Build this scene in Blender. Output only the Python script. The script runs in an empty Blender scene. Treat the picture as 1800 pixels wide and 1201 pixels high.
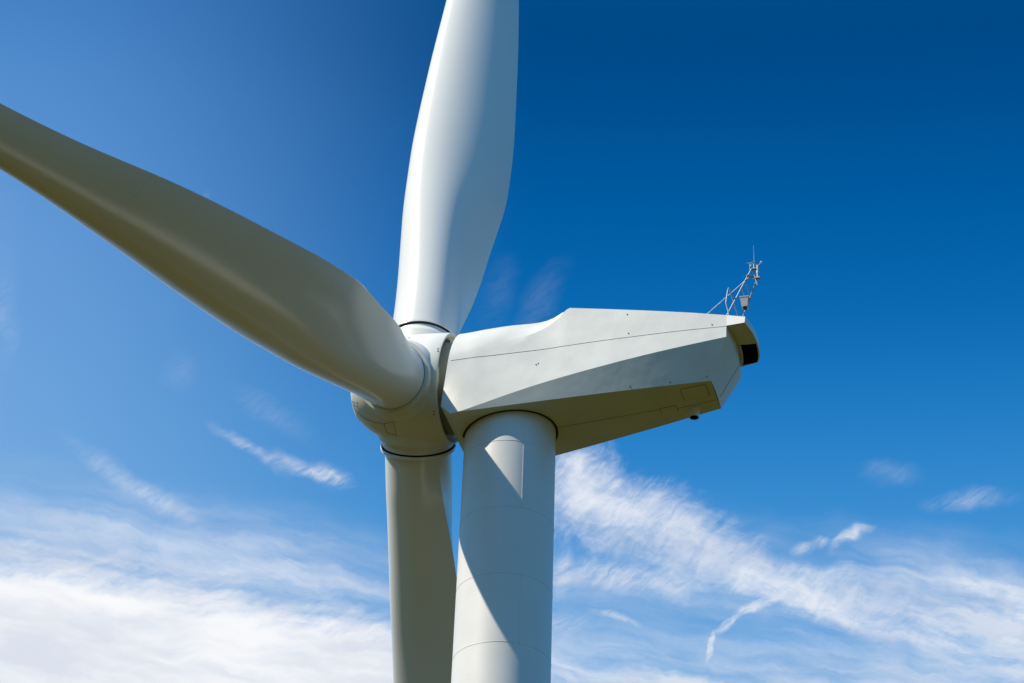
import bpy, bmesh, math, random
import numpy as np
from mathutils import Vector, Matrix
R_ = math.radians
sc = bpy.context.scene
col = sc.collection

# ------------------------------------------------------------------ camera
TOP = 43.1                      # height of the tower top above the ground, metres
cd = bpy.data.cameras.new('camera')
cam = bpy.data.objects.new('camera', cd); col.objects.link(cam)
cd.sensor_width = 36; cd.lens = 112.11; cd.clip_start = 0.5; cd.clip_end = 20000
cr = Vector((0.9992863, -0.0199885, 0.0320512))
cu = Vector((-0.0377687, -0.5418410, 0.8396319))
cf = Vector((-0.0005837, 0.8402433, 0.5422093))
cl = Vector((0.0, -68.47395, TOP - 41.36809))
cam.matrix_world = Matrix(((cr.x, cu.x, -cf.x, cl.x), (cr.y, cu.y, -cf.y, cl.y), (cr.z, cu.z, -cf.z, cl.z), (0, 0, 0, 1)))
sc.camera = cam

# ------------------------------------------------------------------ light
SUN_EL, SUN_AZ = 49.5, -110.8          # azimuth from +Y (the way the camera looks) to +X
sd = Vector((math.sin(R_(SUN_AZ)) * math.cos(R_(SUN_EL)), math.cos(R_(SUN_AZ)) * math.cos(R_(SUN_EL)), math.sin(R_(SUN_EL))))
sl = bpy.data.lights.new('sun', 'SUN'); sun = bpy.data.objects.new('sun', sl); col.objects.link(sun)
sl.energy = 5.0; sl.angle = R_(0.53); sl.color = (1.0, 0.915, 0.79)
sun.rotation_mode = 'QUATERNION'; sun.rotation_quaternion = sd.to_track_quat('Z', 'Y'); sun.location = (-60, -20, 90)
sc.view_settings.view_transform = 'Standard'; sc.view_settings.look = 'None'
sc.view_settings.exposure = 0.1; sc.view_settings.gamma = 1
try:
    sc.cycles.max_bounces = 8; sc.cycles.diffuse_bounces = 5
except Exception: pass

def srgb(r, g, b):
    f = lambda c: (c/255/12.92) if c/255 <= .04045 else ((c/255+.055)/1.055)**2.4
    return (f(r), f(g), f(b), 1)

# ------------------------------------------------------------------ sky (node world, in world directions)
W = bpy.data.worlds.new('World'); sc.world = W; W.use_nodes = True
nt = W.node_tree; nt.nodes.clear()
def N(t, **k):
    n = nt.nodes.new(t)
    for a, v in k.items(): setattr(n, a, v)
    return n
def L(a, b): nt.links.new(a, b)
def M(op, a, b=None, c=None, clamp=False):
    n = N('ShaderNodeMath', operation=op); n.use_clamp = clamp
    for i, v in enumerate((a, b, c)):
        if v is None: continue
        if isinstance(v, (int, float)): n.inputs[i].default_value = v
        else: L(v, n.inputs[i])
    return n.outputs[0]
def MIX(f, a, b, mode='MIX'):
    n = N('ShaderNodeMix', data_type='RGBA', blend_type=mode)
    for s, v in ((n.inputs[0], f), (n.inputs[6], a), (n.inputs[7], b)):
        if isinstance(v, (int, float, tuple)): s.default_value = v
        else: L(v, s)
    return n.outputs[2]
def SM(x, a, b, lo=0.0, hi=1.0, kind='SMOOTHSTEP'):
    n = N('ShaderNodeMapRange', interpolation_type=kind)
    L(x, n.inputs[0])
    for i, v in zip((1, 2, 3, 4), (a, b, lo, hi)): n.inputs[i].default_value = v
    return n.outputs[0]
def RAMP(x, stops):
    n = N('ShaderNodeValToRGB'); e = n.color_ramp.elements
    n.color_ramp.interpolation = 'B_SPLINE' if len(stops) > 5 else 'LINEAR'
    while len(e) < len(stops): e.new(0.5)
    for i, (p, c) in enumerate(stops): e[i].position = p; e[i].color = c
    L(x, n.inputs[0]); return n.outputs[0]
tc = N('ShaderNodeTexCoord')
def DOT(vec, by):
    n = N('ShaderNodeVectorMath', operation='DOT_PRODUCT'); L(vec, n.inputs[0]); n.inputs[1].default_value = by; return n.outputs['Value']
D = tc.outputs['Generated']
# chart of the part of the sky around azimuth 0, elevation 32.8 degrees; 1 unit = about 1.02 degrees
fw = DOT(D, (0, 0.84055, 0.54173)); ok = SM(fw, 0.55, 0.75)
fwc = M('MAXIMUM', fw, 0.3)
U = M('MULTIPLY', M('DIVIDE', DOT(D, (1, 0, 0)), fwc), 56.06)
V = M('MULTIPLY', M('DIVIDE', DOT(D, (0, -0.54173, 0.84055)), fwc), 56.06)
cmb = N('ShaderNodeCombineXYZ'); L(U, cmb.inputs[0]); L(V, cmb.inputs[1]); UV = cmb.outputs[0]
# elevation of the direction in degrees, and azimuth in degrees
sep = N('ShaderNodeSeparateXYZ'); L(D, sep.inputs[0])
EL = M('MULTIPLY', M('ARCSINE', M('MINIMUM', M('MAXIMUM', sep.outputs[2], -1.0), 1.0)), 57.2958)
AZ = M('MULTIPLY', M('ARCTAN2', sep.outputs[0], sep.outputs[1]), 57.2958)
#SKYBASE
def e2(el): return (el - 0) / 90
right = RAMP(M('DIVIDE', EL, 90.0, clamp=True), [(0.0, srgb(66, 100, 108)), (e2(20), srgb(94, 154, 200)), (e2(26.5), srgb(106, 170, 226)), (e2(28.5), srgb(76, 152, 216)), (e2(31), srgb(36, 130, 202)),
        (e2(33.5), srgb(0, 102, 176)), (e2(36.5), srgb(0, 83, 150)), (e2(39), srgb(0, 62, 122)), (e2(50), srgb(0, 106, 172)), (1.0, srgb(0, 118, 182))])
left = RAMP(M('DIVIDE', EL, 90.0, clamp=True), [(0.0, srgb(110, 150, 185)), (e2(20), srgb(160, 196, 232)), (e2(26.5), srgb(135, 180, 228)), (e2(30), srgb(112, 168, 222)), (e2(34), srgb(100, 154, 216)),
        (e2(37), srgb(78, 138, 204)), (e2(39), srgb(62, 122, 190)), (e2(50), srgb(60, 112, 180)), (1.0, srgb(20, 70, 130))])
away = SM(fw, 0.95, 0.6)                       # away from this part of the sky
base = MIX(M('MULTIPLY', SM(AZ, 0.6, -11.6, 0, 1, 'SMOOTHSTEP'), M('SUBTRACT', 1.0, M('MULTIPLY', away, 0.85))), right, left)
ni = N('ShaderNodeTexSky', sky_type='NISHITA'); ni.sun_disc = False
ni.sun_elevation = R_(SUN_EL); ni.sun_rotation = R_(SUN_AZ); ni.altitude = 200; ni.air_density = 1.0; ni.dust_density = 0.6; ni.ozone_density = 2.0
nis = N('ShaderNodeVectorMath', operation='SCALE'); L(ni.outputs[0], nis.inputs[0]); nis.inputs['Scale'].default_value = 0.07
base = MIX(M('MULTIPLY', away, 0.25), base, nis.outputs[0])
# upper sky out of view: blue boost added to fill the shaded faces
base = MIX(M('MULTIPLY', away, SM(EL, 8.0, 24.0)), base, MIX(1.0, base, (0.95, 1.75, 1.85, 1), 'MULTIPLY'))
# clouds: soft patches (chart position, turn, half sizes, amount) torn by streaky noise
def noise(vec, scale, detail, rough, dist=0.0):
    n = N('ShaderNodeTexNoise'); n.inputs['Scale'].default_value = scale; n.inputs['Detail'].default_value = detail
    n.inputs['Roughness'].default_value = rough; n.inputs['Distortion'].default_value = dist; L(vec, n.inputs['Vector']); return n
def mapv(vec, loc, ang, sx, sy, typ='TEXTURE'):
    n = N('ShaderNodeMapping', vector_type=typ); n.inputs['Location'].default_value = (loc[0], loc[1], 0)
    n.inputs['Rotation'].default_value = (0, 0, R_(ang)); n.inputs['Scale'].default_value = (sx, sy, 1); L(vec, n.inputs['Vector']); return n.outputs[0]
wn = noise(UV, 0.9, 4, 0.55)
ws = N('ShaderNodeVectorMath', operation='SUBTRACT'); L(wn.outputs['Color'], ws.inputs[0]); ws.inputs[1].default_value = (0.5, 0.5, 0.5)
wm = N('ShaderNodeVectorMath', operation='SCALE'); L(ws.outputs[0], wm.inputs[0]); wm.inputs['Scale'].default_value = 0.6
wa = N('ShaderNodeVectorMath', operation='ADD'); L(UV, wa.inputs[0]); L(wm.outputs[0], wa.inputs[1]); UVW = wa.outputs[0]
def patch(loc, ang, sx, sy, amt, vec=None, pw=1.0):
    v = mapv(UVW if vec is None else vec, loc, ang, sx, sy)
    ln = N('ShaderNodeVectorMath', operation='LENGTH'); L(v, ln.inputs[0])
    return SM(ln.outputs['Value'], 1.0, 0.0, 0.0, amt)
def patches(ls, vec=None):
    o = None
    for p in ls:
        x = patch(*p, vec=vec); o = x if o is None else M('ADD', o, x)
    return o
#PATCHES
HAZE = [((-9.2, -4.4), -6, 6.0, 2.6, 1.0), ((-5.0, -4.2), -5, 5.0, 1.7, .9), ((-2.6, -4.4), -5, 2.6, 1.2, .6), ((1.8, -4.3), -8, 3.0, .9, .6), ((7.5, -4.5), -6, 5.5, 1.8, 1.3), ((9.5, -4.6), -4, 4.0, 1.3, .8), ((3.5, -3.6), -18, 4.0, 1.3, .55), ((3.0, -6.3), -3, 9.0, 1.8, 1.9), ((8.5, -6.0), 3, 4.0, 1.3, .8), ((-9.8, 0), 88, 6.0, 1.3, .12)]
LEFTC = [((-9, -6.5), -3, 7.5, 3.3, 3.4), ((-5.4, -6.7), -6, 6.0, 3.1, 3.0), ((-2.2, -6.9), -8, 4.0, 2.8, 2.4), ((-4.0, -6.25), -6, 3.0, .30, -1.6), ((-7.5, -5.75), -4, 3.0, .25, -.5)]
RIGHTC = [((1.2, -2.75), -26, 2.1, 1.55, 1.15), ((2.9, -3.15), -24, 2.3, 1.25, 1.15), ((4.6, -3.9), -22, 2.2, .75, 1.1), ((6.6, -4.4), -14, 2.6, .8, 1.0), ((1.2, -2.1), 55, 1.3, .7, .5), ((9.3, -4.3), -2, 1.8, .5, .6)]
WISP = [((-4.55, -1.98), -30, 1.0, .17, .6), ((-3.55, -2.30), -20, 1.1, .20, .8), ((-3.05, -2.45), -35, .5, .30, .3), ((-3.1, -2.42), -30, .6, .22, .6), ((-6.9, -2.55), -32, 1.5, .30, .35), ((-5.9, -3.1), -34, 1.2, .25, .4), ((-4.2, -1.35), -30, 1.0, .35, .15), ((-5.9, -.7), -10, .5, .45, .09),
        ((6.05, -3.22), 38, .52, .15, 1.05), ((5.2, -3.36), 15, .32, .16, .8), ((5.55, -3.3), -20, .26, .14, .6), ((.35, .62), 62, 1.3, .40, .09), ((-.3, .9), 75, .9, .4, .06), ((8.1, -2.5), 4, 1.1, .28, .55), ((6.7, -2.0), 0, .7, .28, .16), ((8.7, -4.0), -4, 1.4, .35, .6),
        ((2.0, -4.05), -6, 2.2, .40, .9), ((1.9, -4.75), -14, .6, .10, .8), ((9.4, -5.2), 25, 1.1, .5, .8), ((.9, -4.9), 0, 1.0, .45, .6), ((1.0, -3.95), 80, .6, .2, .5), ((-8.95, .2), 88, 1.2, .3, .14), ((-5.6, 2.4), 75, .3, .12, .12)]
TRAIL = [((5.0, -4.05), 45, .85, .12, .45), ((4.35, -4.50), 27, .75, .14, .75), ((3.85, -4.83), 42, .40, .13, .95), ((3.62, -5.2), 84, .36, .08, .95)]
def fib(ang, sx, sy, det=9, rough=.62, sc_=1.0, loc=(0, 0), dist=.25):
    return noise(mapv(UVW, loc, ang, sx, sy), sc_, det, rough, dist).outputs['Fac']
def ADDN(*ps):
    o = None
    for n, w in ps:
        x = M('MULTIPLY', n, w); o = x if o is None else M('ADD', o, x)
    return o
fL = fib(10, 2.6, .50); fL2 = fib(26, 1.0, .16, 9, .6, 1.0, (3, 1)); fL3 = fib(-5, 3.5, .35, 8, .55, 1.0, (8, 3))
fR = fib(56, 1.3, .32, 10, .66, 1.0, (7, 2), .6); fR2 = fib(-14, 2.6, .5, 8, .6, 1.0, (1, 5)); fR3 = fib(40, .5, .10, 8, .65, 1.0, (5, 5), .5); fS = fib(38, .6, .12, 8, .65, 1.0, (2, 9)); fI = fib(0, .8, .6, 10, .62, 1.0, (9, 9)); fS2 = fib(30, .25, .05, 6, .6, 1.0, (4, 1), .4)
def dens(mask, n, gain, lo, hi, amp=1.0):
    x = M('ADD', mask, M('MULTIPLY', M('MULTIPLY', M('SUBTRACT', n, 0.5), gain), SM(mask, 0.0, 0.35)))
    return SM(x, lo, hi, 0.0, amp)
dH = M('MULTIPLY', patches(HAZE), SM(ADDN((fR2, .45), (fL3, .4), (fI, .15)), .33, .68, .10, .62))
dL = dens(patches(LEFTC), ADDN((fL, .40), (fL2, .22), (fL3, .22), (fI, .16)), 5.2, .25, 1.9, .96)
dR = dens(patches(RIGHTC), ADDN((fR, .32), (fR3, .16), (fR2, .22), (fI, .30)), 5.0, .12, 2.0, .82)
dW = M('MULTIPLY', M('MINIMUM', M('MULTIPLY', patches(WISP), 1.1), 1.0), SM(ADDN((fS, .35), (fS2, .1), (fL, .3), (fI, .25)), .36, .62, .05, .80))
dT = M('MULTIPLY', SM(patches(TRAIL), 0.05, .75, 0, 1), SM(ADDN((fS2, .5), (fI, .5)), .36, .62, .18, .66))
inv = lambda x: M('SUBTRACT', 1.0, M('MINIMUM', x, 1.0))
keep = inv(M('MINIMUM', dH, 0.8))
for x in (dL, dR, dW, dT): keep = M('MULTIPLY', keep, inv(x))
cov = M('MULTIPLY', M('SUBTRACT', 1.0, keep), ok)   # 
cn = noise(mapv(UVW, (4, 4), -6, 3.0, .6), 1.0, 5, .5).outputs['Fac']
ccol = MIX(SM(cn, .35, .7), srgb(222, 227, 238), srgb(252, 252, 253))
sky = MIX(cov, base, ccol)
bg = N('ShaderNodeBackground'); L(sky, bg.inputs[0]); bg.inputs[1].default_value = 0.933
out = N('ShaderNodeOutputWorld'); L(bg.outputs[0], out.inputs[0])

# ------------------------------------------------------------------ materials
def mat(name, base, rough=.5, metal=0.0, det=7, var=0.0, vscale=1.0, bump=0.0, bscale=3.0, spec=.5, rvar=0.0):
    m = bpy.data.materials.new(name); m.use_nodes = True; t = m.node_tree; b = t.nodes['Principled BSDF']
    b.inputs['Base Color'].default_value = (*base, 1); b.inputs['Roughness'].default_value = rough
    b.inputs['Metallic'].default_value = metal; b.inputs['Specular IOR Level'].default_value = spec
    g = t.nodes.new('ShaderNodeNewGeometry')
    if var:
        n = t.nodes.new('ShaderNodeTexNoise'); n.inputs['Scale'].default_value = vscale; n.inputs['Detail'].default_value = det; n.inputs['Roughness'].default_value = .55
        t.links.new(g.outputs['Position'], n.inputs['Vector'])
        r = t.nodes.new('ShaderNodeMapRange'); t.links.new(n.outputs['Fac'], r.inputs[0])
        r.inputs[1].default_value = .3; r.inputs[2].default_value = .7; r.inputs[3].default_value = 1 - var; r.inputs[4].default_value = 1.0
        s = t.nodes.new('ShaderNodeVectorMath'); s.operation = 'SCALE'; s.inputs[0].default_value = base
        t.links.new(r.outputs[0], s.inputs['Scale']); t.links.new(s.outputs[0], b.inputs['Base Color'])
        if rvar:
            r2 = t.nodes.new('ShaderNodeMapRange'); t.links.new(n.outputs['Fac'], r2.inputs[0])
            r2.inputs[1].default_value = .3; r2.inputs[2].default_value = .7; r2.inputs[3].default_value = rough - rvar; r2.inputs[4].default_value = rough + rvar
            t.links.new(r2.outputs[0], b.inputs['Roughness'])
    if bump:
        n = t.nodes.new('ShaderNodeTexNoise'); n.inputs['Scale'].default_value = bscale; n.inputs['Detail'].default_value = 3
        t.links.new(g.outputs['Position'], n.inputs['Vector'])
        bp = t.nodes.new('ShaderNodeBump'); bp.inputs['Strength'].default_value = 1; bp.inputs['Distance'].default_value = bump
        t.links.new(n.outputs['Fac'], bp.inputs['Height']); t.links.new(bp.outputs[0], b.inputs['Normal'])
    return m
TP = mat('tower_paint', (.79, .77, .72), .42, var=.05, vscale=1.3, bump=.004, bscale=.7, rvar=.05)
NP = mat('nacelle_gelcoat', (.79, .77, .685), .36, var=.09, vscale=1.1, bump=.012, bscale=1.1, rvar=.06)
BP = mat('blade_gelcoat', (.79, .775, .71), .21, det=2.5, var=.02, vscale=.5, bump=.0015, bscale=.4, rvar=0)
DK = mat('black_rubber_and_shade', (.012, .012, .014), .6)
VOID = mat('dark_void', (.004, .004, .005), .95, spec=.05)
GAP = mat('panel_gap_dark', (.06, .062, .055), .8)
GAPL = mat('blade_joint_sealant', (.68, .67, .62), .4)
WS = mat('weld_paint', (.76, .75, .71), .45)
GALV = mat('galvanised_steel', (.36, .39, .42), .5, metal=.5, var=.2, vscale=9)
LBOX = mat('grey_lamp_housing', (.45, .46, .46), .4, var=.2, vscale=8)
BRZ = mat('dull_gasket_paint', (.30, .29, .22), .6)

# ------------------------------------------------------------------ frame of the nacelle: X to the rear, Y to the near side, Z up from the tower top
psi = R_(14.95)
bx_ = Vector((math.cos(psi), -math.sin(psi), 0)); hy_ = Vector((-math.sin(psi), -math.cos(psi), 0))
def P(x, y, z): return bx_ * x + hy_ * y + Vector((0, 0, TOP + z))
def obj(name, bm, m, parent=None, smooth=None, label=None):
    bmesh.ops.recalc_face_normals(bm, faces=bm.faces[:])
    if smooth is not None and smooth < 180:
        for e in bm.edges:
            if len(e.link_faces) == 2 and e.calc_face_angle(0) > R_(smooth): e.smooth = False
    me = bpy.data.meshes.new(name); bm.to_mesh(me); bm.free()
    ms = m if isinstance(m, (list, tuple)) else [m]
    for x in ms: me.materials.append(x)
    if smooth is not None:
        for p in me.polygons: p.use_smooth = True
    o = bpy.data.objects.new(name, me); col.objects.link(o)
    if parent: o.parent = parent
    if label: o['label'] = label
    return o
def grid(bm, rows, closed=False, mi=0):
    V = [[bm.verts.new(p) for p in r] for r in rows]; n = len(rows[0])
    for i in range(len(V) - 1):
        for j in range(n if closed else n - 1):
            k = (j + 1) % n
            q = [V[i][j], V[i][k], V[i+1][k], V[i+1][j]]
            u = []
            for v in q:
                if all((v.co - w.co).length > 1e-6 for w in u): u.append(v)
            if len(u) > 2:
                try: f = bm.faces.new(u); f.material_index = mi
                except ValueError: pass
    return V
def basis(d):
    d = Vector(d).normalized(); a = d.cross(Vector((.31, .2, .93))).normalized(); return d, a, d.cross(a)
def rev(bm, c, d, prof, n=96, cap0=False, cap1=False, mi=0):
    """revolve prof [(s, r)] about the axis through c along d"""
    d, a, b = basis(d); rows = []
    for s, r in prof:
        rows.append([c + d * s + (a * math.cos(t) + b * math.sin(t)) * r for t in [2 * math.pi * k / n for k in range(n)]])
    V = grid(bm, rows, True, mi)
    if cap0: bm.faces.new(V[0]).material_index = mi
    if cap1: bm.faces.new(V[-1]).material_index = mi
def rod(bm, p, q, r, n=10, r2=None):
    rev(bm, p, (q - p).normalized(), [(0, r), ((q - p).length, r if r2 is None else r2)], n, True, True)
def path(bm, pts, r, n=8):
    for a, b in zip(pts, pts[1:]): rod(bm, a, b, r, n)
def box(bm, c, ax, ay, az):
    vs = [bm.verts.new(c + ax * i + ay * j + az * k) for i in (-1, 1) for j in (-1, 1) for k in (-1, 1)]
    for f in ((0, 1, 3, 2), (4, 6, 7, 5), (0, 4, 5, 1), (2, 3, 7, 6), (0, 2, 6, 4), (1, 5, 7, 3)): bm.faces.new([vs[i] for i in f])
def strip(bm, pts, nrm, w, t):
    """a thin raised line following pts; nrm = outward normal(s)"""
    for i in range(len(pts) - 1):
        a, b = pts[i], pts[i+1]; d = (b - a); L_ = d.length; d.normalize()
        n = (nrm[i] if isinstance(nrm, list) else nrm).normalized(); s = d.cross(n).normalized()
        box(bm, (a + b) / 2, d * L_ / 2, s * w / 2, n * t / 2)

# ------------------------------------------------------------------ the ground
bm = bmesh.new()
rr = [0, 20, 60, 150, 400, 1000, 3000, 9000]; nn = 64; random.seed(4)
ce = bm.verts.new((0, 0, 0)); prev = None
for r in rr[1:]:
    ring = [bm.verts.new((r * math.cos(2*math.pi*k/nn), r * math.sin(2*math.pi*k/nn), 0 if r < 200 else random.uniform(-.004, .004) * r - 0.002 * r)) for k in range(nn)]
    for k in range(nn):
        if prev is None: bm.faces.new((ce, ring[k], ring[(k+1) % nn]))
        else: bm.faces.new((prev[k], ring[k], ring[(k+1) % nn], prev[(k+1) % nn]))
    prev = ring
gm = bpy.data.materials.new('summer_grass'); gm.use_nodes = True; t = gm.node_tree; b = t.nodes['Principled BSDF']; b.inputs['Roughness'].default_value = 1.0; b.inputs['Specular IOR Level'].default_value = .02
g = t.nodes.new('ShaderNodeNewGeometry'); n1 = t.nodes.new('ShaderNodeTexNoise'); n1.inputs['Scale'].default_value = .05; n1.inputs['Detail'].default_value = 12
t.links.new(g.outputs['Position'], n1.inputs['Vector'])
cr_ = t.nodes.new('ShaderNodeValToRGB'); cr_.color_ramp.elements[0].position = .35; cr_.color_ramp.elements[0].color = (.034, .031, .002, 1)
cr_.color_ramp.elements[1].position = .65; cr_.color_ramp.elements[1].color = (.063, .051, .004, 1)
t.links.new(n1.outputs['Fac'], cr_.inputs[0]); t.links.new(cr_.outputs[0], b.inputs['Base Color'])
go = obj('ground', bm, gm, smooth=180); go['kind'] = 'structure'

# ------------------------------------------------------------------ the wind turbine
root = bpy.data.objects.new('wind_turbine', None); col.objects.link(root)
root['label'] = 'large white wind turbine with three broad blades, faceted nacelle and round tapered tower'
root['category'] = 'wind turbine'
ZT = Vector((0, 0, TOP))
# tower
def tr(z):  # radius at depth z below the top
    return 1.141 + .0072 * z + max(0, z - 8) * .016
bm = bmesh.new()
zs = [-0.02, .0] + [0.5 * k for k in range(1, 86)] + [TOP]
rev(bm, ZT + Vector((0, 0, .25)), (0, 0, -1), [(0, tr(0))] + [(z + .25, tr(z)) for z in zs], 128, True, True)
tower = obj('tower', bm, TP, root, smooth=40)
rings = [.809, 2.689, 4.54, 6.40] + [6.40 + 1.95 * k for k in range(1, 19)]
for z in rings:
    bm = bmesh.new()
    rev(bm, ZT, (0, 0, -1), [(z - .009, tr(z) - .003), (z - .004, tr(z) + .005), (z + .004, tr(z) + .005), (z + .009, tr(z) - .003)], 128)
    obj('weld_seam', bm, WS, tower, smooth=60)
def tower_pt(ang, z, e=0):   # ang: degrees from straight towards the camera, positive to the right
    return Vector((math.sin(R_(ang)), -math.cos(R_(ang)), 0)) * (tr(z) + e) + Vector((0, 0, TOP - z))
for i, (z0, z1) in enumerate(zip(rings, rings[1:])):
    ang = (17.3, -118, 19.3, 150)[i % 4] if i < 4 else (40 * i) % 360
    bm = bmesh.new(); a = tower_pt(ang, z0 + .02, 0); b_ = tower_pt(ang, z1 - .02, 0)
    strip(bm, [a, b_], Vector((math.sin(R_(ang)), -math.cos(R_(ang)), 0)), .022, .014)
    obj('weld_seam', bm, WS, tower)
bm = bmesh.new()   # base flange ring at the foot
rev(bm, Vector((0, 0, 0)), (0, 0, 1), [(0, tr(TOP) + .5), (.35, tr(TOP) + .5), (.4, tr(TOP) + .2), (.4, tr(TOP) - .1)], 96, True)
obj('foundation', bm, mat('concrete', (.35, .34, .32), .85, var=.2, vscale=2), tower, smooth=30)

# ---- nacelle shell: rows of points from the keel up round to the crown, lofted to the rear
def it(x, xs, ys): return float(np.interp(x, xs, ys))
def cub(x, xs, ys):
    i = max(0, min(len(xs) - 2, sum(1 for v in xs[1:] if v < x))); h_ = xs[i+1] - xs[i]; t = max(0, min(1, (x - xs[i]) / h_))
    sl_ = [(ys[j+1] - ys[j]) / (xs[j+1] - xs[j]) for j in range(len(xs) - 1)]
    g_ = lambda j: sl_[0] if j == 0 else (sl_[-1] if j == len(xs) - 1 else (sl_[j-1] + sl_[j]) / 2)
    return (2*t**3-3*t**2+1)*ys[i] + (t**3-2*t**2+t)*h_*g_(i) + (-2*t**3+3*t**2)*ys[i+1] + (t**3-t**2)*h_*g_(i+1)
def Yb(x): return it(x, [-1.43, -1.13, -.86], [1.44, 1.52, 1.53]) if x < -.86 else cub(x, [-.86, 1.2, 3.2, 5.24], [1.53, 1.27, .99, .665])
def Zb(x): return it(x, [-1.43, -1.13, 0, 5.24], [.16, -.128, 0, .603])
def Yc(x): return it(x, [-1.43, -1.13, -.86], [1.45, 1.525, 1.535]) if x < -.86 else cub(x, [-.86, 1.4, 3.5, 5.69], [1.535, 1.375, 1.205, 1.0])
def Zc(x): return it(x, [-1.43, -1.13, -.86], [.17, -.118, -.085]) if x < -.86 else cub(x, [-.86, 0.95, 2.83, 4.26, 5.69], [-.085, .52, 1.02, 1.345, 1.627])
def sm(t): t = max(0, min(1, t)); return t * t * (3 - 2 * t)
def zside(x): return cub(x, [-1.43, -.6, .05, .6, 1.15, 1.45, 1.6], [1.45, 1.62, 1.88, 2.12, 2.42, 2.72, 2.92]) if x < 1.6 else it(x, [1.6, 1.69, 2.77, 3.86, 5.02, 6.3], [2.92, 2.985, 2.823, 2.646, 2.446, 2.18])
def shoulder(x):
    """half profile above the belt: (y, z) up the flat side to its upper edge, then over the rounded roof to the crown"""
    zt = zside(x); zc = Zc(x); yc = Yc(x)
    ye = it(x, [-1.43, -.6, .05, .6, 1.15, 1.69, 6.3], [1.43, 1.39, 1.30, 1.21, 1.10, 1.0, .925])
    cr_ = cub(x, [-1.43, 0, .6, 1.15, 1.41, 1.69, 2.2], [2.90, 3.0, 3.05, 3.06, 3.14, 3.09, 2.98]) if x < 2.2 else zt + .07
    out = [(yc * (1 - f) + ye * f, zc * (1 - f) + zt * f) for f in (.35, .55, .75, .9)]
    t0 = R_(58) * sm((x + .2) / 1.5); s0 = math.sin(t0); c0 = math.cos(t0)
    arc_ = lambda h: [(ye * math.cos(t) / c0, zt + h * (math.sin(t) - s0) / (1 - s0)) for t in [t0 + (math.pi / 2 - t0) * i / 12 for i in range(13)]]
    h = cr_ - zt
    if x < 1.6:                                    # roof height so that its outline keeps the measured rise
        goal = cub(x, [-1.3, 0, 1.1, 1.41, 1.69], [2.686, 2.755, 2.812, 2.955, 3.035]); lo, hi = .02, 1.8
        for _ in range(30):
            h = (lo + hi) / 2
            if max(.53 * y + .84 * z for y, z in arc_(h)) < goal: lo = h
            else: hi = h
    out += arc_(h)
    return out
XS = [-1.43, -1.38, -1.13, -.86] + [round(-.6 + .2 * k, 3) for k in range(0, 11)] + [1.45, 1.6, 1.69, 2.1, 2.6, 3.1, 3.7, 4.26, 4.8, 5.24]
def section(x, near, dxb=0, dxc=0, dxt=0):
    s = 1 if near else -1
    tilt = lambda z: .092 * (z - .16) * sm((-.4 - x) / 1.0)
    pts = [(x + dxb + tilt(Zb(x)), 0, Zb(x)), (x + dxb + tilt(Zb(x)), s * Yb(x), Zb(x)), (x + dxc + tilt(Zc(x)), s * Yc(x), Zc(x))]
    rnd = 1.0
    for y, z in shoulder(x): pts.append((x + dxt + tilt(z), s * y, z))
    return pts
ZTOP = Vector((0, 0, TOP))
bm = bmesh.new()
for near in (True, False):
    rows = []
    for x in XS[:-1]: rows.append([P(*q) for q in section(x, near)])
    # the rear end leans back: bottom at 5.24, belt and above at 5.69
    s = 1 if near else -1
    last = [(5.24, 0, Zb(5.24)), (5.24, s * Yb(5.24), Zb(5.24)), (5.69, s * 1.0, 1.627)] + [(5.69, s * y, z) for y, z in shoulder(5.69)]
    rows.append([P(*q) for q in last])
    V_ = grid(bm, rows)
    for a_, b_ in zip(V_, V_[1:]):
        for k_ in (1, 2, 7):
            e_ = bm.edges.get((a_[k_], b_[k_]))
            if e_ and (k_ < 7 or (a_[0].co - ZTOP).dot(bx_) > .5): e_.smooth = False
    # front wall
    bm.faces.new(V_[0])
bmesh.ops.remove_doubles(bm, verts=bm.verts[:], dist=.0005)
nac = obj('nacelle', bm, NP, root, smooth=22)
# rear wall, slightly bowed
bm = bmesh.new(); rows = []
ytop = .945; ztop = 1.965
for lev in range(7):
    if lev <= 4:
        f = lev / 4; x0 = 5.24 * (1 - f) + 5.69 * f; w = .664 * (1 - f) + .999 * f; z = .604 * (1 - f) + 1.627 * f; bow = .02 + .09 * f
    else:
        f = (lev - 4) / 2; x0 = 5.69; w = .999 * (1 - f) + ytop * f; z = 1.627 * (1 - f) + ztop * f; bow = .11
    rows.append([P(x0 + bow * (1 - (j / 6) ** 2), w * j / 6, z) for j in range(-6, 7)])
grid(bm, rows)
obj('rear_panel', bm, NP, nac, smooth=22)
bm = bmesh.new()
def rear(f, y): x0 = 5.24 * (1 - f) + 5.69 * f; w = .664 * (1 - f) + .999 * f; return P(x0 + (.02 + .09 * f) * (1 - (y / w) ** 2), y, .604 * (1 - f) + 1.627 * f)
rn = P(1, 0, -.42) - P(0, 0, 0)
pp = [rear(f, -.24 - .08 * f) for f in (.08, .3, .5, .7, 1.0)] + [P(5.79, -.33, 1.95)]
strip(bm, pp, rn, .012, .008)
obj('panel_seam', bm, GAP, nac)
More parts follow.
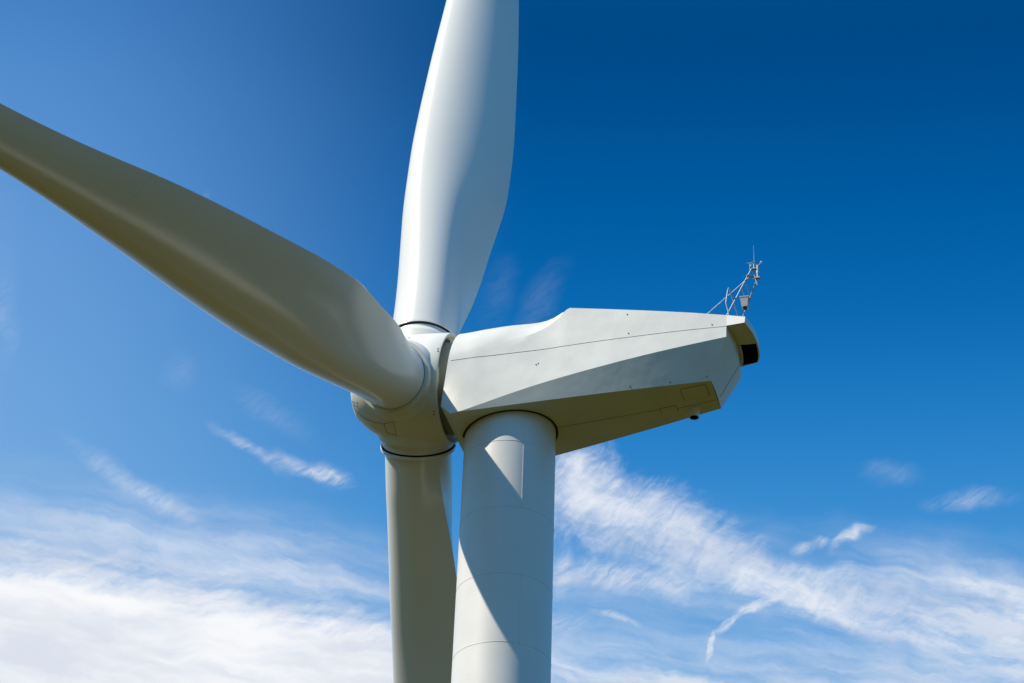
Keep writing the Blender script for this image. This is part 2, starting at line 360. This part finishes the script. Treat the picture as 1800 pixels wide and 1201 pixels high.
# visor: the roof overhanging the rear wall, its underside holding the air outlet
def arc(y): return 6.155 + .145 * (1 - (y / 1.03) ** 2)
bm = bmesh.new()
ZU = 1.97
fy = lambda y: y if y > 0 else y * (1 - .18 * (y / 1.03) ** 2)     # the far end of the overhang is a little narrower
zr_ = lambda x: it(x, [5.02, 6.3], [2.446, 2.18])
ys = [1.03 - 2.06 * k / 24 for k in range(25)]
inner = lambda y: 5.69 + .11 * (1 - (y / 1.0) ** 2) - .03
top = [P(arc(y), fy(y * .925 / 1.03), zr_(arc(y)) + .02 * (1 - (y / 1.03) ** 2)) for y in ys]
bot = [P(arc(y), fy(y), ZU) for y in ys]
topi = [P(5.69, y * .936 / 1.03, zr_(5.69) + .07 * (1 - abs(y) / 1.03)) for y in ys]
grid(bm, [topi, top, bot])
# underside with the outlet opening between YV0 and YV1
YV0, YV1 = .03, -.985
def und(x, y): return P(x, y, ZU)
def quad(*p): bm.faces.new([bm.verts.new(q) for q in p])
seg = [y for y in ys]
cuts = sorted(set([round(y, 4) for y in ys] + [YV0, YV1]), reverse=True)
for y0, y1 in zip(cuts, cuts[1:]):
    ym = (y0 + y1) / 2
    ia, ib = und(inner(y0), y0 * .944), und(inner(y1), y1 * .944); oa, ob = und(arc(y0), fy(y0)), und(arc(y1), fy(y1))
    if YV1 < ym < YV0:
        va, vb = ia.lerp(oa, .2), ib.lerp(ob, .2); wa_, wb = ia.lerp(oa, .93), ib.lerp(ob, .93)
        quad(ia, va, vb, ib); quad(wa_, oa, ob, wb)
    else:
        quad(ia, oa, ob, ib)
# side cheeks of the slab
for s in (1, -1):
    quad(P(5.69, s * .936, zr_(5.69)), P(arc(1.03), fy(s * .925), zr_(arc(1.03))), P(arc(1.03), fy(s * 1.03), ZU), P(5.69, s * .972, ZU))
bmesh.ops.remove_doubles(bm, verts=bm.verts[:], dist=.0005)
obj('roof_overhang', bm, NP, nac, smooth=25)
bm = bmesh.new()   # dark recess of the outlet, open below
a = []; b2 = []
cy = [y for y in cuts if YV1 <= y <= YV0]
io = lambda y, f: und(inner(y), y * .944).lerp(und(arc(y), fy(y)), f) + Vector((0, 0, .001))
lo = [io(y, .2) for y in cy] + [io(y, .93) for y in reversed(cy)]
hi = [p + Vector((0, 0, .17)) for p in lo]
grid(bm, [lo, hi], True); bm.faces.new([bm.verts.new(p) for p in hi])
vent = obj('air_outlet', bm, VOID, nac)
bm = bmesh.new()
for k in range(1, 9):
    y = YV0 + (YV1 - YV0) * k / 9
    strip(bm, [io(y, .22) + Vector((0, 0, .07)), io(y, .91) + Vector((0, 0, .07))], Vector((0, 0, 1)), .012, .10)
obj('louvre', bm, VOID, nac)
# split line between upper and lower shell
def side_pt(x, z, e=.0):
    """point on the near side wall at height z"""
    s = section(x, True)[2:]
    for (x0, y0, z0), (x1, y1, z1) in zip(s, s[1:]):
        if z0 <= z <= z1:
            f = (z - z0) / max(1e-6, z1 - z0); n = Vector((z1 - z0, -(y1 - y0))).normalized()
            return P(x0 + (x1 - x0) * f, y0 + (y1 - y0) * f + e * n.x, z + e * n.y), (P(0, n.x, n.y) - P(0, 0, 0))
    return P(x, s[-1][1], z), Vector((0, 0, 1))
def polyline(zf, xs, e=.001, w=.009, t=.006):
    b_ = bmesh.new(); q = [side_pt(x, zf(x), e) for x in xs]
    strip(b_, [a for a, _ in q], [n for _, n in q], w, t); return b_
seamz = lambda x: it(x, [-1.4, -.25, .9, 2.42, 4.62, 5.67], [1.495, 1.564, 1.66, 1.79, 1.925, 1.955])
xs_ = [x for x in XS if x < 5.2]
def outset(b_):
    return b_
obj('panel_seam', polyline(seamz, [-1.36] + xs_[2:] + [5.66]), GAP, nac)
# far side too
b_ = bmesh.new(); q = [side_pt(x, seamz(x), .001) for x in [-1.36] + xs_[2:] + [5.66]]
def mir(v):   # mirror across the centre plane of the nacelle
    r = v - ZT; y = r.dot(hy_); return v - hy_ * (2 * y)
strip(b_, [mir(a) for a, _ in q], [(mir(ZT + n) - ZT) for _, n in q], .011, .008); obj('panel_seam', b_, GAP, nac)
# bolts on the side
def dot(c, n, r=.016, t=.012, m=GAP, par=None, name='bolt'):
    b_ = bmesh.new(); n = n.normalized(); rod(b_, c - n * .004, c + n * t, r, 12); obj(name, b_, m, par)
for x, z in ((.994, 1.219), (.945, 1.185), (3.18, 2.60), (3.24, 1.936 + .03), (5.33, 2.04)):
    c, n = side_pt(x, z); dot(c, n, par=nac)
def flank(x, f):   # on the lower flank, f from the keel edge to the belt
    y = Yb(x) + (Yc(x) - Yb(x)) * f; z = Zb(x) + (Zc(x) - Zb(x)) * f
    n = P(.1, Zc(x) - Zb(x), -(Yc(x) - Yb(x))) - P(0, 0, 0); return P(x, y, z), n
for x, f in ((3.284, .10), (4.252, .08), (5.15, .12)):
    c, n = flank(x, f); dot(c, n, .015, par=nac)
# keel: seams, hatches, yaw ring and drain pipe
kn = (P(.115, 0, -1) - P(0, 0, 0)).normalized()
def keel(x, y, e=0): return P(x, y, Zb(x)) + kn * e
bm = bmesh.new(); strip(bm, [keel(1.2, -.05), keel(3.8, -.16)], kn, .010, .006); strip(bm, [keel(4.22, -.27), keel(5.2, -.24)], kn, .010, .006)
obj('panel_seam', bm, GAP, nac)
def hatch(x0, x1, y0, y1, n=1):
    b_ = bmesh.new(); box(b_, keel((x0 + x1) / 2, (y0 + y1) / 2, .004), (keel(x1, 0) - keel(x0, 0)) / 2 * .985, hy_ * (y1 - y0) / 2 * .975, kn * .006)
    h_ = obj('service_hatch', b_, NP, nac)
    b_ = bmesh.new(); c = [keel(x0, y0), keel(x1, y0), keel(x1, y1), keel(x0, y1)]
    for a, b2 in zip(c, c[1:] + c[:1]): strip(b_, [a, b2], kn, .016, .004)
    obj('hatch_gap', b_, GAP, h_)
hatch(4.445, 5.08, 0.02, .56); hatch(3.80, 4.21, -.40, -.12)
bm = bmesh.new(); pc = keel(4.60, -.46)
rev(bm, pc, (0, 0, -1), [(-.05, .17), (.0, .165), (.04, .135), (.24, .125), (.24, .105), (.05, .10)], 32)
pipe = obj('exhaust_pipe', bm, NP, nac, smooth=40)
bm = bmesh.new(); rev(bm, pc, (0, 0, -1), [(.05, .101), (.225, .104), (.225, .0)], 32); obj('pipe_mouth', bm, VOID, pipe)
# yaw gap: dark ring seal where the tower enters the keel
bm = bmesh.new(); rows = []
for r, e in ((1.10, .004), (1.185, .004), (1.20, .012), (1.20, -.02)):
    rows.append([keel(r * math.cos(a), r * math.sin(a), e) for a in [2 * math.pi * k / 96 for k in range(96)]])
grid(bm, rows, True); obj('yaw_seal', bm, DK, nac, smooth=40)
# front neck between nacelle and hub
psi_t = R_(5.264)
ax = (-bx_ * math.cos(psi_t) + Vector((0, 0, math.sin(psi_t)))).normalized()     # rotor axis, pointing upwind
H = P(-2.512, 0, 1.672)
bm = bmesh.new(); rev(bm, H, ax, [(-1.25, 1.18), (-.7, 1.18)], 72); obj('bearing_neck', bm, BRZ, nac, smooth=40)

# ---- weather mast on the roof
mast = bpy.data.objects.new('weather_mast', None)
bm = bmesh.new()
def PL(*a): return P(*a)
def ext(a, b, k): return a + (a - b) * k
A0, A1 = PL(5.572, .15, 2.869), PL(6.175, .05, 4.228)
rod(bm, ext(A0, A1, .42), A1, .016)
B0, B1, B2 = PL(5.899, -.2, 2.965), PL(6.116, -.1, 3.493), PL(6.273, 0, 3.833)
rod(bm, ext(B0, B1, 1.3), B1, .017); rod(bm, B1, B2, .017)
C0, C1 = PL(5.061, .0, 3.062), PL(6.155, 0, 4.05)
rod(bm, ext(C0, C1, .55), C1, .013)
path(bm, [PL(5.66, .3, 2.2), PL(5.625, .3, 2.755), PL(5.557, .3, 3.103), PL(5.60, .27, 3.50), PL(5.612, .22, 3.60), PL(5.63, .14, 3.58), PL(5.752, -.3, 3.078), PL(5.90, -.6, 2.2)], .015)
path(bm, [PL(6.174, .03, 4.24), PL(6.225, 0, 4.08), PL(6.274, 0, 3.909), PL(6.314, 0, 3.748)], .018)
rod(bm, PL(5.927, .08, 3.624), PL(5.966, -.1, 3.50), .011)
rod(bm, PL(6.018, .05, 3.833), PL(6.098, -.1, 3.54), .011)
rod(bm, PL(6.06, .1, 4.00), PL(6.24, -.06, 4.02), .03)
box(bm, PL(6.235, 0, 4.243), bx_ * .05, hy_ * .05, Vector((0, 0, .012)))
box(bm, PL(6.32, 0, 3.955), bx_ * .065, hy_ * .05, Vector((0, 0, .014)))
rod(bm, PL(6.20, 0, 3.955), PL(6.32, 0, 3.955), .014)
rod(bm, PL(6.10, 0, 4.243), PL(6.235, 0, 4.243), .012)
mast = obj('weather_mast', bm, GALV, root, smooth=50)
bm = bmesh.new(); rod(bm, PL(6.235, 0, 4.25), PL(6.235, 0, 4.47), .024, 14); rod(bm, PL(6.235, 0, 4.46), PL(6.225, 0, 4.97), .006, 8, .003)
obj('lightning_rod', bm, GALV, mast, smooth=50)
bm = bmesh.new(); rod(bm, PL(6.318, 0, 3.965), PL(6.318, 0, 4.10), .02, 14); rod(bm, PL(6.318, 0, 4.10), PL(6.318, 0, 4.34), .03, 14)
for a in (20, 140, 260):
    e = bx_ * math.cos(R_(a)) * .12 + hy_ * math.sin(R_(a)) * .12 + Vector((0, 0, .05)); c = PL(6.318, 0, 4.34)
    rod(bm, c, c + e, .006, 6)
    rev(bm, c + e, e.cross(Vector((0, 0, 1))), [(0, .035), (.02, .032), (.035, .02), (.042, .004)], 12)
obj('anemometer', bm, mat('instrument_white', (.7, .71, .72), .4), mast, smooth=50)
bm = bmesh.new(); rod(bm, PL(6.12, 0, 4.24), PL(6.12, 0, 4.45), .007, 8); rod(bm, PL(6.03, .0, 4.445), PL(6.19, 0, 4.445), .008, 8); box(bm, PL(6.14, 0, 4.37), bx_ * .02, hy_ * .004, Vector((0, 0, .035)))
obj('wind_vane', bm, GALV, mast, smooth=50)
# aviation lamp housing: tapered box hanging on the mast, dark lens below
bm = bmesh.new(); c = PL(5.985, -.02, 3.27)
def frus(b_, c, w0, d0, z0, w1, d1, z1):
    lo = [c + bx_ * i * w0 + hy_ * j * d0 + Vector((0, 0, z0)) for i, j in ((-1, -1), (1, -1), (1, 1), (-1, 1))]
    hi = [c + bx_ * i * w1 + hy_ * j * d1 + Vector((0, 0, z1)) for i, j in ((-1, -1), (1, -1), (1, 1), (-1, 1))]
    V = grid(b_, [lo, hi], True); b_.faces.new(V[0]); b_.faces.new(V[1])
frus(bm, c, .075, .075, -.15, .105, .11, .10); frus(bm, c, .12, .12, .10, .12, .12, .125)
lamp = obj('obstruction_lamp', bm, LBOX, mast)
bm = bmesh.new(); rev(bm, c + Vector((0, 0, -.15)), (0, 0, -1), [(0, .055), (.03, .052), (.06, .035), (.07, .001)], 20); obj('lens', bm, DK, lamp, smooth=60)
bm = bmesh.new(); box(bm, PL(6.06, -.06, 3.34), bx_ * .04, hy_ * .05, Vector((0, 0, .02))); obj('clamp', bm, GALV, lamp)

# ---- rotor: hub, then three blades
t_ = psi_t
uu = (Vector((0, 0, 1)) * math.cos(t_) + bx_ * math.sin(t_)).normalized()
back = -ax
TH = 108.79
def bdir(k):
    th = R_(TH + (-120, 0, 120)[k]); d = uu * math.cos(th) + hy_ * math.sin(th); cn = R_(5.195)
    return (d * math.cos(cn) + ax * math.sin(cn)).normalized(), (-uu * math.sin(th) + hy_ * math.cos(th)).normalized()
bm = bmesh.new()
prof = [(-.80, 1.28), (-.93, 1.34), (-.955, 1.375), (-.95, 1.41), (-.90, 1.425), (-.6, 1.425), (-.1, 1.41), (.3, 1.375), (.6, 1.32), (.88, 1.235), (1.1, 1.12), (1.3, .98), (1.45, .85), (1.53, .75), (1.58, .62), (1.62, .40), (1.64, .2), (1.645, .001)]
rev(bm, H, ax, prof, 144)
hub = obj('hub', bm, NP, root, smooth=40)
for k in range(3):
    d, m_ = bdir(k)
    bm = bmesh.new(); rev(bm, H, d, [(.7, 1.05), (1.15, 1.045), (1.22, 1.03), (1.28, .98), (1.33, .935), (1.40, .912), (1.470, .912), (1.474, .84)], 96)
    obj('blade_socket', bm, NP, hub, smooth=50)
    bm = bmesh.new(); rev(bm, H, d, [(1.46, .905), (1.498, .895), (1.501, .957)], 96); obj('bearing_gap_lip_shade', bm, DK, hub, smooth=50)  # dark gap; its outer annulus paints the shadow under the flange lip
bm = bmesh.new(); rev(bm, H, ax, [(-.80, .3), (-.80, 1.29)], 96); obj('hub_back_plate', bm, DK, hub)
def hubr(s): return float(np.interp(s, [p[0] for p in prof[3:]], [p[1] for p in prof[3:]]))
def hub_pt(s, th, e=0):   # th degrees: 0 up, 90 near side
    r = uu * math.cos(R_(th)) + hy_ * math.sin(R_(th)); sl_ = (hubr(s + .03) - hubr(s - .03)) / .06
    n = (r - ax * sl_).normalized(); return H + ax * s + r * hubr(s) + n * e, n
#HUBDOTS
for s, th in ((.028, 52), (-.889, 76.5), (-.90, 79.8), (-.838, 145.2), (-.825, 148.5), (1.428, 140.8), (1.32, 140.2), (1.422, 146.8), (1.32, 146)):
    c_, n_ = hub_pt(s, th); dot(c_, n_, .019, .008, par=hub)
b_ = bmesh.new(); hp = [hub_pt(*q, .006) for q in ((.575, 161.5), (.42, 159.2), (.27, 157), (.30, 168), (.327, 179), (.45, 177.5), (.569, 176), (.572, 169))]
for a, c in zip(hp, hp[1:] + hp[:1]): strip(b_, [a[0], c[0]], a[1], .007, .006)
obj('hub_hatch', b_, GAP, hub)
b_ = bmesh.new(); hp = [hub_pt(s, t, .004) for s, t in ((1.50, 140), (1.48, 149), (1.44, 156), (1.35, 159), (1.25, 160.2), (1.1, 161.2), (.95, 162), (.83, 162), (.70, 161.6), (.60, 161))]
strip(b_, [a for a, _ in hp], [n for _, n in hp], .007, .006); obj('panel_seam', b_, GAP, hub)

# blades
KN = np.array([1.6, 2.0, 2.6, 3.4, 4.3, 5.3, 6.2, 7.2, 9, 12, 16, 20, 27, 34])
BK = dict(T=[.86, .885, .99, 1.18, 1.34, 1.47, 1.60, 1.74, 1.80, 1.70, 1.46, 1.06, .7, .25],
          le=[.87, .90, .95, 1.03, 1.09, 1.11, 1.10, 1.06, 1.02, .87, .59, .362, .28, .12],
          be=[52, 52, 53, 54, 56, 58, 59.5, 60.5, 61.5, 61.5, 60, 57, 53, 52],
          w=[1, 1, 1, .9, .75, .55, .35, .15, 0, 0, 0, 0, 0, 0],
          tc=[.8, .75, .66, .58, .5, .44, .4, .37, .345, .32, .29, .26, .22, .18])
RB = .857
def herm(x, ys):
    ys = np.array(ys, float); dk = np.diff(KN); s = np.diff(ys) / dk; m = np.zeros(len(ys))
    m[1:-1] = (s[1:] * dk[:-1] + s[:-1] * dk[1:]) / (dk[1:] + dk[:-1]); m[-1] = s[-1]
    i = int(min(max(np.searchsorted(KN, x) - 1, 0), len(KN) - 2)); h_ = KN[i+1] - KN[i]; t = (x - KN[i]) / h_
    return (2*t**3-3*t**2+1)*ys[i] + (t**3-2*t**2+t)*h_*m[i] + (-2*t**3+3*t**2)*ys[i+1] + (t**3-t**2)*h_*m[i+1]
NS = 96
def sect(r):
    T, le, be, w, tcx = (herm(r, BK[k]) for k in ('T', 'le', 'be', 'w', 'tc')); w = max(0, min(1, w)); T = max(T, RB * 1.001); c = T + le
    th = np.linspace(0, 2*np.pi, NS, endpoint=False); x = (1 + np.cos(th)) / 2
    yt = 5 * (.2969*np.sqrt(x) - .126*x - .3516*x**2 + .2843*x**3 - .1036*x**4) * tcx + .006 * x
    y = np.where(th <= np.pi, yt, -yt * .8) + .05 * 4 * x * (1 - x)
    X = x * c - le; Y = y * c
    Xd = x * (T + RB) - RB; Xt = RB * RB / T; sl_ = math.sqrt(T * T - RB * RB) / RB      # teardrop near the root: cylinder with a fin growing out of it
    yd = np.where(Xd < Xt, np.sqrt(np.maximum(RB * RB - Xd ** 2, 0)), (T - Xd) / sl_); yd = np.where(th <= np.pi, yd, -yd)
    return X * (1 - w) + Xd * w, Y * (1 - w) + yd * w, R_(be)
LBL = ['blade pointing up, its leading edge sunlit', 'blade reaching out over the viewer to the left, seen from its shaded underside', 'blade hanging down beside the tower']
for k in range(3):
    d, m_ = bdir(k); m_ = (m_ - d * m_.dot(d)).normalized(); bk = (back - d * back.dot(d)); bk = (bk - m_ * bk.dot(m_)).normalized()
    rs = [1.59, 1.64] + [1.7 + .15 * i for i in range(60)] + [10.9 + .4 * i for i in range(57)] + [33.6, 33.85, 34.0]
    bm = bmesh.new(); rows = []
    for r in rs:
        X, Y, be = sect(r); c_ = -m_ * math.cos(be) + bk * math.sin(be); n_ = bk * math.cos(be) + m_ * math.sin(be)
        if r > 33.5: q = (34.05 - r) / .55; X = X * q ** .5; Y = Y * q ** .5
        rows.append([H + d * r + c_ * float(a) + n_ * float(b2) for a, b2 in zip(X, Y)])
    V_ = grid(bm, rows, True); bm.faces.new(V_[0]); bm.faces.new(V_[-1])
    bl = obj('blade', bm, BP, root, smooth=50, label=LBL[k])
    bm = bmesh.new(); rev(bm, H, d, [(1.505, .86), (1.505, .955), (1.515, .968), (1.585, .968), (1.598, .955), (1.602, .845)], 128)
    obj('blade_flange', bm, BP, bl, smooth=35)
    bm = bmesh.new(); rev(bm, H, d, [(1.600, .862), (1.614, .862), (1.616, .84)], 128); obj('joint_line', bm, GAP, bl, smooth=35)
    def joint(r, part=1.0):
        X, Y, be = sect(r); c_ = -m_ * math.cos(be) + bk * math.sin(be); n_ = bk * math.cos(be) + m_ * math.sin(be)
        b_ = bmesh.new(); rows = []
        for dr, g_ in ((-.008, 0), (-.004, .0025), (.004, .0025), (.008, 0)):
            rows.append([H + d * (r + dr) + c_ * float(a) * (1 + g_) + n_ * float(b2 * (1 + g_ * 1.4) + (.0015 if g_ else 0) * (1 if b2 > 0 else -1)) for a, b2 in zip(X, Y)])
        grid(b_, rows, True); obj('joint_line', b_, GAPL, bl, smooth=60)
    if k: joint(17.3)
print('objects', len(bpy.data.objects))
